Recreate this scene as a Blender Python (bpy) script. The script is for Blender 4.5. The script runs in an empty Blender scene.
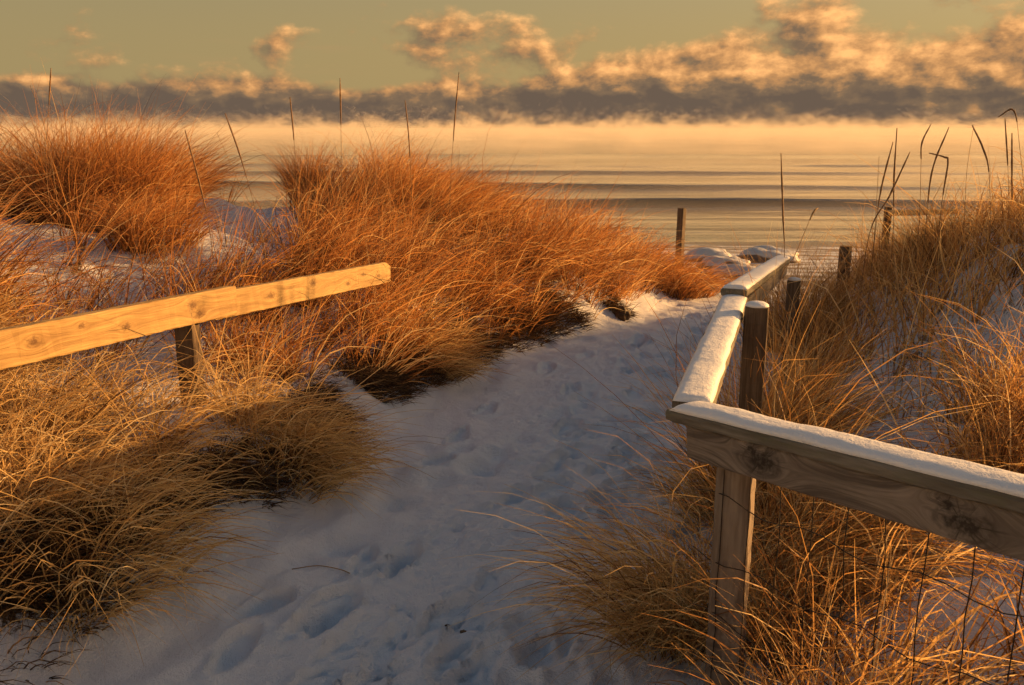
import bpy, bmesh, math, random
import numpy as np
from mathutils import Vector, Matrix, Euler

random.seed(7)
RNG = np.random.default_rng(11)
SC = bpy.context.scene
COL = SC.collection
R = math.radians

# ------------------------------------------------------------------ camera numbers
EYE = np.array([0.0, 0.0, 1.6])
F = 900.0
PITCH = R(13.6)
CS, SN = math.cos(PITCH), math.sin(PITCH)
SUN_EL, SUN_AZ = R(10.0), R(22.0)            # azimuth: from +x turning towards +y
SUNV = np.array([math.cos(SUN_EL)*math.cos(SUN_AZ), math.cos(SUN_EL)*math.sin(SUN_AZ), math.sin(SUN_EL)])


def ray(u, v):
    return np.array([u-512.0, F*CS+(342.5-v)*SN, -F*SN+(342.5-v)*CS])


def at_y(u, v, y):
    r = ray(u, v)
    return EYE + r*(y/r[1])


def at_depth(u, v, d):
    return EYE + ray(u, v)*(d/F)


# ------------------------------------------------------------------ noise
def _hash(ix, iy, seed):
    h = (ix.astype(np.int64)*374761393 + iy.astype(np.int64)*668265263 + seed*974634721) & 0xffffffff
    h = ((h ^ (h >> 13))*1274126177) & 0xffffffff
    h = (h ^ (h >> 16)) & 0xffffffff
    return h/4294967295.0


def vnoise(x, y, seed=0):
    x = np.asarray(x, float); y = np.asarray(y, float)
    ix = np.floor(x); iy = np.floor(y)
    fx = x-ix; fy = y-iy
    fx = fx*fx*fx*(fx*(fx*6-15)+10); fy = fy*fy*fy*(fy*(fy*6-15)+10)
    a = _hash(ix, iy, seed); b = _hash(ix+1, iy, seed)
    c = _hash(ix, iy+1, seed); d = _hash(ix+1, iy+1, seed)
    return (a*(1-fx)+b*fx)*(1-fy)+(c*(1-fx)+d*fx)*fy


def fbm(x, y, seed=0, oct=4, gain=0.5):
    s = 0; a = 1; t = 0
    for i in range(oct):
        s = s + a*(vnoise(x*2**i+17.3*i, y*2**i-9.1*i, seed+i)-0.5)
        t += a; a *= gain
    return s/t*2


def ss(a, b, x):
    t = np.clip((x-a)/(b-a), 0, 1)
    return t*t*(3-2*t)


# ------------------------------------------------------------------ terrain
def zp(y):
    y = np.asarray(y, float)
    return np.where(y < 9, -0.035*(y-2), -0.245-0.0905*(y-9))


def onpath(u, v):
    z = 0.0
    for _ in range(8):
        r = ray(u, v); s = (z-EYE[2])/r[2]; p = EYE+r*s; z = float(zp(p[1]))
    return p


_foot = [onpath(u, v) for u, v in ((75, 680), (160, 610), (260, 555), (350, 485), (430, 415), (490, 372), (560, 342), (640, 326), (690, 300), (716, 274))]
FY = np.array([-6, 0.5]+[p[1] for p in _foot]+[16, 30])
FX = np.array([-3.2, -1.9]+[p[0] for p in _foot]+[_foot[-1][0]+1.2, _foot[-1][0]+1.6])
C0 = at_depth(676, 411, 2.30)          # near right corner of the railing (cap level)
C1 = at_depth(1030, 498, 1.53)         # where the near section leaves the picture
C2 = np.array([0.925, 3.80, 0.885])    # joint of the far section
C3 = np.array([1.86, 6.25, 0.70])


def XL(y):
    w = 0.25
    return (np.interp(y-w, FY, FX)+np.interp(y, FY, FX)+np.interp(y+w, FY, FX))/3


def XR(y):
    return np.interp(y, [-6, 0.5, 1.6, 2.2, 3.8, 6.4, 8.5, 12, 16, 30], [0.2, 0.3, 0.34, 0.42, 0.98, 1.98, 2.75, 4.6, 7, 10])


def H0(x, y):
    """smooth shape of the ground"""
    base = zp(y)
    dl = (XL(y)-x)*0.88
    dr = (x-XR(y))*0.9
    amp = 0.32+0.24*ss(4.5, 6.5, y)
    fl = 1-ss(9.3, 13.5, y+0.25*np.clip(-x-1, 0, 6))
    fr = 1-ss(8.5, 13, y)
    hl = amp*ss(0.0, 0.62+0.3*ss(5, 7, y), dl)+0.52*ss(0.7, 3.1, dl)
    hl = hl+0.10*ss(3, 6, dl)
    hr = 0.34*ss(0.0, 0.65, dr)+0.30*ss(0.5, 2.2, dr)+0.46*ss(0.2, 1.9, dr)*ss(3.6, 5.4, y)*(1-0.5*ss(6.8, 8.8, y))
    dn = ss(0.05, 0.6, np.maximum(dl, dr))
    lump = dn*(0.17*fbm(x*0.9, y*0.9, 3, 3)+0.07*fbm(x*3.1, y*3.1, 9, 3))
    hump = 0.40*np.exp(-((x-4.9)/1.05)**2-((y-5.4)/1.0)**2)  # unseen rise right of the view, added to shade the near left bank
    return base+hump+hl*fl+hr*fr+lump*np.maximum(fl*(dl > 0), fr*(dr > 0))


def H(x, y):
    z = H0(x, y)
    near = 1-ss(9, 16, y)
    dl = XL(y)-x; dr = x-XR(y)
    onp = 1-ss(0.0, 0.35, np.maximum(dl, dr))
    tr = 1-ss(-0.5, 0.1, np.maximum(dl+0.25, dr+0.1))        # trampled strip
    z = z+near*(0.012*fbm(x*4, y*4, 21, 3)+0.006*fbm(x*14, y*14, 22, 2))
    z = z+near*tr*(0.016*fbm(x*6, y*6, 31, 3)+0.015*np.abs(fbm(x*16, y*16, 33, 3))+0.009*fbm(x*38, y*38, 37, 2))
    z = z+near*0.05*np.exp(-((dl-0.40)/0.24)**2)*ss(2, 3, y)*(1-ss(6, 7, y))*fbm(x*5.2, y*5.2, 47, 3)
    # soft dents along the drifted left edge
    z = z+near*onp*(1-tr)*0.030*fbm(x*4.5, y*4.5, 41, 2)
    return z


def hit(u, v, far=40):
    r = ray(u, v)
    ys = np.linspace(1.0, far, 3000)
    P = EYE[None]+r[None]*(ys/r[1])[:, None]
    below = P[:, 2] < H0(P[:, 0], P[:, 1])
    i = int(np.argmax(below)) if below.any() else len(ys)-1
    return P[i]


# ------------------------------------------------------------------ object helpers
def link(o):
    COL.objects.link(o); return o


def tag(o, label=None, cat=None, group=None, kind=None):
    if label: o['label'] = label
    if cat: o['category'] = cat
    if group: o['group'] = group
    if kind: o['kind'] = kind
    return o


def empty(name, loc):
    o = bpy.data.objects.new(name, None); o.location = Vector(loc); o.empty_display_size = 0.1
    return link(o)


def mesh_np(name, V, Q, mat, parent=None, smooth=True, attrs=None, loc=None):
    V = np.asarray(V, np.float32); Q = np.asarray(Q, np.int32)
    if loc is not None:
        V = V-np.asarray(loc, np.float32)
    me = bpy.data.meshes.new(name)
    k = Q.shape[1]
    me.vertices.add(len(V)); me.vertices.foreach_set('co', V.ravel())
    me.loops.add(Q.size); me.loops.foreach_set('vertex_index', Q.ravel())
    me.polygons.add(len(Q)); me.polygons.foreach_set('loop_start', np.arange(0, Q.size, k, dtype=np.int32))
    try:
        me.polygons.foreach_set('loop_total', np.full(len(Q), k, dtype=np.int32))
    except Exception:
        pass
    me.update(calc_edges=True)
    me.polygons.foreach_set('use_smooth', np.full(len(Q), smooth, dtype=bool))
    for an, av in (attrs or {}).items():
        a = me.attributes.new(an, 'FLOAT', 'POINT'); a.data.foreach_set('value', np.asarray(av, np.float32))
    me.materials.append(mat)
    o = bpy.data.objects.new(name, me)
    if loc is not None:
        o.location = Vector([float(c) for c in loc])
    link(o)
    if parent is not None:
        o.parent = parent
        o.location = o.location-parent.location
    return o


def bm_obj(name, bm, mat, parent=None, loc=(0, 0, 0), rot=None, smooth=False):
    me = bpy.data.meshes.new(name); bm.to_mesh(me); bm.free()
    for p in me.polygons: p.use_smooth = smooth
    me.materials.append(mat)
    o = bpy.data.objects.new(name, me); link(o)
    M = Matrix.Translation(Vector(loc)) @ (rot.to_4x4() if rot else Matrix.Identity(4))
    if parent is not None:
        o.parent = parent
        M = Matrix.Translation(-parent.location) @ M
    o.matrix_local = M
    return o


def frame(d, up=(0, 0, 1)):
    """rotation with local x along d, z as close to up as can be"""
    x = Vector(d).normalized(); y = Vector(up).cross(x).normalized(); z = x.cross(y)
    return Matrix((x, y, z)).transposed()


def board_bm(L, w, h, bev=0.006, wob=0.0015, cut=0.03, seed=0, taper_end=0.0):
    """board along +x from 0 to L, centred in y, z; slightly uneven"""
    rr = random.Random(seed)
    n = max(2, int(L/cut))
    prof = []
    for sy, sz in ((-1, -1), (1, -1), (1, 1), (-1, 1)):
        cx, cz = sy*(w/2-bev), sz*(h/2-bev)
        a0 = {(-1, -1): 180, (1, -1): 270, (1, 1): 0, (-1, 1): 90}[(sy, sz)]
        for k in range(3):
            a = R(a0+45*k); prof.append((cx+bev*math.cos(a), cz+bev*math.sin(a)))
    bm = bmesh.new(); rings = []
    for i in range(n+1):
        x = L*i/n
        e = 1.0
        if i == 0 or i == n: e = 0.965
        ring = []
        for (py, pz) in prof:
            ring.append(bm.verts.new((x, py*e+rr.uniform(-wob, wob), pz*e+rr.uniform(-wob, wob)*0.8)))
        rings.append(ring)
    k = len(prof)
    for a, b in zip(rings, rings[1:]):
        for j in range(k):
            bm.faces.new((a[j], a[(j+1) % k], b[(j+1) % k], b[j]))
    bm.faces.new(rings[0][::-1]); bm.faces.new(rings[-1])
    bmesh.ops.recalc_face_normals(bm, faces=bm.faces)
    return bm


def tube(pts, rad, sides=6):
    pts = [Vector(p) for p in pts]
    bm = bmesh.new(); rings = []
    for i, p in enumerate(pts):
        d = (pts[min(i+1, len(pts)-1)]-pts[max(i-1, 0)]).normalized()
        a = d.orthogonal().normalized()
        if rings and i:
            a = (prev_a-d*prev_a.dot(d)).normalized()
        prev_a = a
        b = d.cross(a)
        r = rad[i] if hasattr(rad, '__len__') else rad
        rings.append([bm.verts.new(p+(a*math.cos(t)+b*math.sin(t))*r) for t in [2*math.pi*k/sides for k in range(sides)]])
    for A, B in zip(rings, rings[1:]):
        for j in range(sides):
            bm.faces.new((A[j], A[(j+1) % sides], B[(j+1) % sides], B[j]))
    bm.faces.new(rings[0][::-1]); bm.faces.new(rings[-1])
    return bm


# ------------------------------------------------------------------ node helpers
class NT:
    def __init__(s, nt):
        s.nt = nt

    def n(s, t, **kw):
        nd = s.nt.nodes.new(t)
        for k, v in kw.items(): setattr(nd, k, v)
        return nd

    def link(s, a, b):
        s.nt.links.new(a, b)

    def put(s, sock, v):
        if hasattr(v, 'is_output'): s.link(v, sock)
        elif v is not None: sock.default_value = v

    def m(s, op, a, b=None, c=None, clamp=False):
        nd = s.n('ShaderNodeMath', operation=op); nd.use_clamp = clamp
        s.put(nd.inputs[0], a); s.put(nd.inputs[1], b); s.put(nd.inputs[2], c)
        return nd.outputs[0]

    def ss(s, v, a, b, lo=0.0, hi=1.0):
        nd = s.n('ShaderNodeMapRange', interpolation_type='SMOOTHSTEP')
        s.put(nd.inputs[0], v); s.put(nd.inputs[1], a); s.put(nd.inputs[2], b); s.put(nd.inputs[3], lo); s.put(nd.inputs[4], hi)
        return nd.outputs[0]

    def mix(s, f, a, b, mode='MIX'):
        nd = s.n('ShaderNodeMix', data_type='RGBA', blend_type=mode)
        s.put(nd.inputs[0], f); s.put(nd.inputs[6], a); s.put(nd.inputs[7], b)
        return nd.outputs[2]

    def noise(s, vec, scale, detail=4, rough=0.5, dist=0.0):
        nd = s.n('ShaderNodeTexNoise')
        s.put(nd.inputs['Vector'], vec); nd.inputs['Scale'].default_value = scale
        nd.inputs['Detail'].default_value = detail; nd.inputs['Roughness'].default_value = rough
        nd.inputs['Distortion'].default_value = dist
        return nd.outputs['Fac']

    def xyz(s, x, y, z):
        nd = s.n('ShaderNodeCombineXYZ')
        for i, v in enumerate((x, y, z)): s.put(nd.inputs[i], v)
        return nd.outputs[0]

    def sep(s, v):
        nd = s.n('ShaderNodeSeparateXYZ'); s.link(v, nd.inputs[0]); return nd.outputs

    def mapv(s, v, scale=(1, 1, 1), loc=(0, 0, 0)):
        nd = s.n('ShaderNodeMapping'); s.link(v, nd.inputs[0])
        nd.inputs['Scale'].default_value = scale; nd.inputs['Location'].default_value = loc
        return nd.outputs[0]

    def ramp(s, f, stops):
        nd = s.n('ShaderNodeValToRGB'); s.put(nd.inputs[0], f)
        cr = nd.color_ramp
        while len(cr.elements) < len(stops): cr.elements.new(0.5)
        for e, (p, c) in zip(cr.elements, stops):
            e.position = p; e.color = (*c, 1)
        return nd.outputs[0]

    def attr(s, name):
        nd = s.n('ShaderNodeAttribute', attribute_name=name); return nd.outputs['Fac']

    def bump(s, h, strength, dist):
        nd = s.n('ShaderNodeBump'); s.link(h, nd.inputs['Height'])
        nd.inputs['Strength'].default_value = strength; nd.inputs['Distance'].default_value = dist
        return nd.outputs[0]


def new_mat(name):
    m = bpy.data.materials.new(name); m.use_nodes = True
    nt = NT(m.node_tree)
    return m, nt, m.node_tree.nodes['Principled BSDF'], m.node_tree.nodes['Material Output']


def rgb(*c): return (c[0], c[1], c[2], 1.0)


SNOW_C = rgb(0.80, 0.82, 0.86)


def mat_ground():
    m, t, b, o = new_mat('snow_and_sand')
    g = t.n('ShaderNodeNewGeometry').outputs['Position']
    soil = t.attr('soil')
    n1 = t.noise(g, 9, 6, 0.62)
    n2 = t.noise(g, 55, 4, 0.6)
    k = t.m('ADD', soil, t.m('ADD', t.m('MULTIPLY', t.m('SUBTRACT', n1, 0.5), 0.9), t.m('MULTIPLY', t.m('SUBTRACT', n2, 0.5), 0.5)))
    f = t.ss(k, 0.46, 0.58)
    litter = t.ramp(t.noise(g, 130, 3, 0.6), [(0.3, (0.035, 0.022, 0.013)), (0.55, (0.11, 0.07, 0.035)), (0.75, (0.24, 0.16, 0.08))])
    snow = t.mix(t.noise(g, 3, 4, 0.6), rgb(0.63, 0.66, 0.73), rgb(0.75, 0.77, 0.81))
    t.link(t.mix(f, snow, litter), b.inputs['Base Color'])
    b.inputs['Roughness'].default_value = 0.75
    b.inputs['Specular IOR Level'].default_value = 0.25
    h = t.m('ADD', t.m('MULTIPLY', t.noise(g, 38, 5, 0.65), 0.6), t.m('MULTIPLY', t.noise(g, 190, 3, 0.6), 0.3))
    t.link(t.bump(h, 0.8, 0.03), b.inputs['Normal'])
    return m


def mat_beach():
    m, t, b, o = new_mat('beach_snow_and_wet_sand')
    g = t.n('ShaderNodeNewGeometry').outputs['Position']
    y = t.sep(g)[1]
    n = t.noise(t.mapv(g, (0.35, 1, 1)), 0.8, 5, 0.6)
    k = t.m('ADD', y, t.m('MULTIPLY', t.m('SUBTRACT', n, 0.5), 16))
    wet = t.ss(k, 23.5, 25.5)
    patch = t.ss(t.noise(t.mapv(g, (0.5, 1, 1)), 1.6, 4, 0.6), 0.44, 0.56)
    snow = t.mix(patch, rgb(0.66, 0.68, 0.72), rgb(0.22, 0.18, 0.15))
    t.link(t.mix(wet, snow, rgb(0.09, 0.06, 0.04)), b.inputs['Base Color'])
    t.link(t.ss(wet, 0, 1, 0.8, 0.35), b.inputs['Roughness'])
    t.link(t.bump(t.noise(g, 6, 5, 0.6), 0.6, 0.1), b.inputs['Normal'])
    return m


def mat_snow():
    m, t, b, o = new_mat('fresh_snow')
    g = t.n('ShaderNodeNewGeometry').outputs['Position']
    b.inputs['Base Color'].default_value = SNOW_C
    b.inputs['Roughness'].default_value = 0.65
    h = t.m('ADD', t.noise(g, 70, 4, 0.6), t.m('MULTIPLY', t.noise(g, 300, 2, 0.6), 0.4))
    t.link(t.bump(h, 0.5, 0.008), b.inputs['Normal'])
    return m


def mat_grass(name, stops, trans=0.48):
    m, t, b, o = new_mat(name)
    tone = t.attr('tone'); s = t.attr('along')
    c = t.ramp(tone, stops)
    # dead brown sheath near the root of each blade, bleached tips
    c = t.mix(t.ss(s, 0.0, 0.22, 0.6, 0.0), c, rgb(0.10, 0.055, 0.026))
    t.link(c, b.inputs['Base Color'])
    b.inputs['Roughness'].default_value = 0.55
    b.inputs['Specular IOR Level'].default_value = 0.3
    tr = t.n('ShaderNodeBsdfTranslucent'); t.link(c, tr.inputs[0])
    mx = t.n('ShaderNodeMixShader'); mx.inputs[0].default_value = trans
    t.link(b.outputs[0], mx.inputs[1]); t.link(tr.outputs[0], mx.inputs[2]); t.link(mx.outputs[0], o.inputs[0])
    return m


def mat_wood(name, light, dark, knotc, knots, grain=60.0, rough=0.75, moss=None, axis=2, contrast=1.0):
    """plank along local x; knots = [(x, z, radius)] on the broad side"""
    m, t, b, o = new_mat(name)
    c = t.n('ShaderNodeTexCoord').outputs['Object']
    x, y, z = t.sep(c)
    w = z if axis == 2 else y
    kmask = None; warp = w; ring = None
    for (kx, kz, kr) in knots:
        dx = t.m('MULTIPLY', t.m('SUBTRACT', x, kx), 0.55); dz = t.m('SUBTRACT', w, kz)
        r2 = t.m('ADD', t.m('MULTIPLY', dx, dx), t.m('MULTIPLY', dz, dz))
        e = t.m('EXPONENT', t.m('MULTIPLY', r2, -1.0/(2.6*kr)**2))
        warp = t.m('SUBTRACT', warp, t.m('MULTIPLY', t.m('MULTIPLY', dz, e), 1.5))
        r = t.m('SQRT', r2)
        core = t.ss(t.m('ADD', r, t.m('MULTIPLY', t.m('SUBTRACT', t.noise(c, 90, 3), 0.5), kr*0.9)), kr*0.45, kr*1.15, 1.0, 0.0)
        ang = t.m('ARCTAN2', dz, dx)
        spoke = t.ss(t.noise(t.xyz(t.m('COSINE', ang), t.m('SINE', ang), kx*31.0), 3.2, 3, 0.7), 0.53, 0.62)
        spoke = t.m('MULTIPLY', spoke, t.ss(r, kr*0.7, kr*2.3, 0.85, 0.0))
        rim = t.m('MULTIPLY', t.ss(t.m('ABSOLUTE', t.m('SUBTRACT', r, kr*1.15)), 0.0, kr*0.28, 0.6, 0.0), t.ss(t.noise(c, 45, 3), 0.4, 0.6))
        core = t.m('MAXIMUM', t.m('MULTIPLY', core, t.ss(t.noise(c, 120, 3), 0.3, 0.6, 0.5, 1.0)), t.m('MAXIMUM', spoke, rim))
        kmask = core if kmask is None else t.m('MAXIMUM', kmask, core)
    v = t.xyz(t.m('MULTIPLY', x, 2.2), t.m('MULTIPLY', warp, grain), t.m('MULTIPLY', y if axis == 2 else z, grain*0.5))
    n1 = t.noise(v, 1.0, 5, 0.6, 0.4)
    v2 = t.xyz(t.m('MULTIPLY', x, 7.0), t.m('MULTIPLY', warp, grain*5), t.m('MULTIPLY', y if axis == 2 else z, grain*2.5))
    n2 = t.noise(v2, 1.0, 3, 0.6)
    g = t.m('ADD', t.m('MULTIPLY', n1, 0.65), t.m('MULTIPLY', n2, 0.35))
    a = 0.5-0.16/contrast; bb = 0.5+0.16/contrast
    base = t.mix(t.ss(g, a, bb), dark, light)
    blot = t.noise(t.mapv(c, (1.2, 3, 6)), 3.0, 4, 0.6)
    base = t.mix(t.m('MULTIPLY', t.ss(blot, 0.45, 0.72), 0.45), base, dark)
    if moss:
        base = t.mix(t.m('MULTIPLY', t.ss(t.noise(t.mapv(c, (2, 8, 8)), 4.0, 5, 0.65), 0.5, 0.68), 0.6), base, moss)
    if kmask is not None:
        base = t.mix(t.m('MULTIPLY', kmask, 0.9), base, knotc)
    crack = t.noise(t.xyz(t.m('MULTIPLY', x, 1.3), t.m('MULTIPLY', warp, grain*2.2), t.m('MULTIPLY', y, grain)), 1.0, 2, 0.5)
    cm = t.ss(crack, 0.70, 0.74)
    base = t.mix(t.m('MULTIPLY', cm, 0.7), base, t.mix(0.6, dark, rgb(0.02, 0.015, 0.01)))
    t.link(base, b.inputs['Base Color'])
    b.inputs['Roughness'].default_value = rough
    b.inputs['Specular IOR Level'].default_value = 0.25
    t.link(t.bump(t.m('SUBTRACT', g, t.m('MULTIPLY', cm, 0.8)), 0.6, 0.004), b.inputs['Normal'])
    return m


def mat_plain(name, c, rough=0.6, metal=0.0, nscale=40, var=0.5):
    m, t, b, o = new_mat(name)
    g = t.n('ShaderNodeTexCoord').outputs['Object']
    n = t.noise(g, nscale, 5, 0.6)
    t.link(t.mix(t.ss(n, 0.35, 0.65), rgb(*[k*(1-var) for k in c]), rgb(*c)), b.inputs['Base Color'])
    b.inputs['Roughness'].default_value = rough; b.inputs['Metallic'].default_value = metal
    t.link(t.bump(n, 0.4, 0.01), b.inputs['Normal'])
    return m


def mat_rock():
    m, t, b, o = new_mat('icy_rock')
    c = t.n('ShaderNodeTexCoord').outputs['Object']
    nz = t.sep(t.n('ShaderNodeNewGeometry').outputs['Normal'])[2]
    n = t.noise(c, 3, 5, 0.6)
    f = t.ss(t.m('ADD', nz, t.m('MULTIPLY', t.m('SUBTRACT', n, 0.5), 0.8)), 0.15, 0.5)
    t.link(t.mix(f, rgb(0.13, 0.10, 0.085), rgb(0.46, 0.48, 0.52)), b.inputs['Base Color'])
    b.inputs['Roughness'].default_value = 0.6
    t.link(t.bump(n, 0.6, 0.08), b.inputs['Normal'])
    return m


def mat_water():
    m, t, b, o = new_mat('cold_sea_water')
    g = t.n('ShaderNodeNewGeometry').outputs['Position']
    b.inputs['Base Color'].default_value = rgb(0.035, 0.04, 0.042)
    b.inputs['Roughness'].default_value = 0.16
    b.inputs['IOR'].default_value = 1.333
    h = t.m('ADD', t.noise(t.mapv(g, (0.16, 0.8, 1)), 1.0, 4, 0.55), t.m('MULTIPLY', t.noise(t.mapv(g, (0.6, 2.4, 1)), 1.0, 3, 0.55), 0.35))
    t.link(t.bump(h, 0.28, 0.2), b.inputs['Normal'])
    return m


def mat_smoke():
    m, t, b, o = new_mat('sea_smoke')
    for l in list(o.inputs['Surface'].links): m.node_tree.links.remove(l)
    m.node_tree.nodes.remove(b)
    g = t.n('ShaderNodeNewGeometry').outputs['Position']
    x, y, z = t.sep(g)
    hgt = t.m('SUBTRACT', z, -2.0)
    wisp = t.noise(t.mapv(g, (0.075, 0.025, 0.10)), 1.0, 4, 0.65, 0.4)
    far = t.m('ADD', 3.0, t.m('MULTIPLY', y, 0.036))
    top = t.m('ADD', 0.9, t.m('MULTIPLY', t.ss(wisp, 0.44, 0.84), far))        # uneven upper edge of the steam
    fall = t.ss(t.m('DIVIDE', hgt, top), 0.25, 1.0, 1.0, 0.0)
    d = t.m('MULTIPLY', t.m('MULTIPLY', fall, t.ss(wisp, 0.42, 0.78, 0.25, 2.2)), t.ss(y, 60, 190, 0.03, 0.42))
    # thin sheet of steam torn into streaks, added to gild the water inshore
    sheet = t.ss(hgt, 0.25, 1.1, 1.0, 0.0)
    tear = t.ss(t.noise(t.mapv(g, (0.05, 0.22, 0.3), (3.1, 7.7, 1.3)), 1.0, 3, 0.6, 0.2), 0.38, 0.66, 0.25, 2.4)
    d = t.m('ADD', d, t.m('MULTIPLY', t.m('MULTIPLY', sheet, tear), t.ss(y, 30, 90, 1.4, 0.8)))
    v = t.n('ShaderNodeVolumePrincipled')
    v.inputs['Color'].default_value = rgb(0.94, 0.87, 0.77)
    v.inputs['Anisotropy'].default_value = 0.1
    t.link(t.m('MULTIPLY', d, SMOKE_D), v.inputs['Density'])
    t.link(v.outputs[0], o.inputs['Volume'])
    return m


SMOKE_D = 0.026

# ------------------------------------------------------------------ sky, sun, camera
def build_world():
    w = bpy.data.worlds.new('World'); SC.world = w; w.use_nodes = True
    nt = w.node_tree; t = NT(nt)
    bg = nt.nodes['Background']
    sky = t.n('ShaderNodeTexSky'); sky.sky_type = 'NISHITA'; sky.sun_disc = False
    sky.sun_elevation = SUN_EL; sky.sun_rotation = math.pi/2-SUN_AZ
    sky.air_density = 1.3; sky.dust_density = 3.0; sky.ozone_density = 1.2
    d = t.n('ShaderNodeTexCoord').outputs['Generated']
    x, y, z = t.sep(d)
    el = t.m('MULTIPLY', t.m('ARCSINE', z), 57.2958)
    az = t.m('MULTIPLY', t.m('ARCTAN2', x, y), 57.2958)
    S = WORLD_S
    def rad(c, k=1.0): return rgb(*[q*k/S for q in c])
    # clear sky: low air is thick with dust and steam, khaki gold
    low = t.ss(el, 2.0, 22.0, 1.0, 0.0)
    clear = t.mix(t.m('MULTIPLY', low, 0.88), sky.outputs[0], t.mix(t.ss(az, -40, 45), rad((0.180, 0.134, 0.060)), rad((0.235, 0.160, 0.063))))

    # clouds: an uneven bank low over the sea with torn puffs above
    def dens(da, de, seed=0.0):
        p = t.xyz(t.m('MULTIPLY', t.m('ADD', az, da), 0.17), t.m('MULTIPLY', t.m('ADD', el, de), 0.27), 5.2+seed)
        big = t.noise(p, 1.0, 9, 0.56, 0.10)
        return big
    n0 = dens(0, 0); n1 = dens(0.55, 0.4)
    band = t.noise(t.xyz(t.m('MULTIPLY', az, 0.06), 0.0, 9.1), 1.0, 2, 0.5)
    topel = t.m('ADD', t.m('ADD', 1.55, t.m('MULTIPLY', band, 1.4)), t.ss(az, -6, 26, 0.0, 0.9))
    rel = t.m('SUBTRACT', el, topel)
    bias = t.m('ADD', t.ss(rel, -1.1, 0.9, 0.32, -0.02), t.ss(rel, 1.2, 6.0, 0.012, -0.11))
    bias = t.m('ADD', bias, t.m('MULTIPLY', t.ss(az, -12, 2), t.ss(rel, 0.6, 2.6, 0.075, 0.0)))
    bias = t.m('ADD', bias, t.ss(az, -4, 18, -0.01, 0.085))
    dd = t.m('ADD', n0, bias)
    alpha = t.ss(dd, 0.455, 0.63)
    relief = t.m('MULTIPLY', t.m('SUBTRACT', n0, n1), 4.6)
    lit = t.m('ADD', t.ss(rel, -1.5, 0.3, -0.15, 0.55), relief)
    lit = t.m('ADD', lit, t.ss(az, -35, 30, -0.12, 0.08))
    lit = t.m('ADD', lit, t.m('MULTIPLY', t.m('SUBTRACT', t.noise(t.xyz(t.m('MULTIPLY', az, 0.5), t.m('MULTIPLY', el, 0.9), 2.0), 1.0, 6, 0.65), 0.5), 0.7))
    cloud = t.ramp(t.m('ADD', t.m('MULTIPLY', lit, 0.8), 0.12, clamp=True), [(0.0, (0.068/S, 0.048/S, 0.034/S)), (0.30, (0.105/S, 0.068/S, 0.040/S)), (0.6, (0.26/S, 0.130/S, 0.050/S)), (1.0, (0.54/S, 0.265/S, 0.092/S))])
    # thin high streaks
    st = t.noise(t.xyz(t.m('MULTIPLY', az, 0.045), t.m('MULTIPLY', el, 0.5), 21.0), 1.0, 5, 0.6, 0.2)
    streak = t.m('MULTIPLY', t.ss(st, 0.55, 0.75), t.ss(el, 2, 4, 0.0, 0.45))
    skyc = t.mix(streak, clear, rad((0.22, 0.13, 0.06)))
    fin = t.mix(t.m('MULTIPLY', alpha, t.ss(el, 12, 25, 1.0, 0.0)), skyc, cloud)
    up = t.noise(t.mapv(d, (5, 5, 9)), 1.0, 5, 0.6, 0.3)  # golden cloud band overhead, unseen; added to brighten the water and warm the fill
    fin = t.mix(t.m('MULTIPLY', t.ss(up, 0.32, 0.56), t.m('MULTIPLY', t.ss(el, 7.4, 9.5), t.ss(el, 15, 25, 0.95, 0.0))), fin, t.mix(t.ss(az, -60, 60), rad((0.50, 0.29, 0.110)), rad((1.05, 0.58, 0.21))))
    fin = t.mix(t.ss(el, -1.0, 0.0, 1.0, 0.0), fin, rad((0.16, 0.10, 0.05)))
    w.cycles.sampling_method = 'MANUAL'; w.cycles.sample_map_resolution = 512
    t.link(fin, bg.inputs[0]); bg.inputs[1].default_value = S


WORLD_S = 0.045
build_world()
sl = bpy.data.lights.new('sun', 'SUN'); sl.energy = 4.7; sl.angle = R(0.55); sl.color = (1.0, 0.50, 0.155)
so = link(bpy.data.objects.new('sun', sl)); so.rotation_euler = Vector(-SUNV).to_track_quat('-Z', 'Y').to_euler()
cam = bpy.data.cameras.new('camera'); cam.sensor_width = 36; cam.lens = 36*F/1024
cam.clip_start = 0.05; cam.clip_end = 30000
co = link(bpy.data.objects.new('camera', cam)); co.location = EYE; co.rotation_euler = (math.pi/2-PITCH, 0, 0)
SC.camera = co
vs = SC.view_settings
SC.display_settings.display_device = 'sRGB'
vs.view_transform = 'Standard'; vs.look = 'None'; vs.exposure = 1.16; vs.gamma = 1.0; vs.use_curve_mapping = False
cy = SC.cycles
cy.use_denoising = True
try: cy.denoiser = 'OPENIMAGEDENOISE'
except Exception: pass
cy.max_bounces = 8; cy.diffuse_bounces = 4; cy.glossy_bounces = 2; cy.transmission_bounces = 4; cy.volume_bounces = 1
cy.volume_step_rate = 1.0; cy.volume_max_steps = 64
cy.use_adaptive_sampling = True; cy.adaptive_threshold = 0.02

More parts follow.
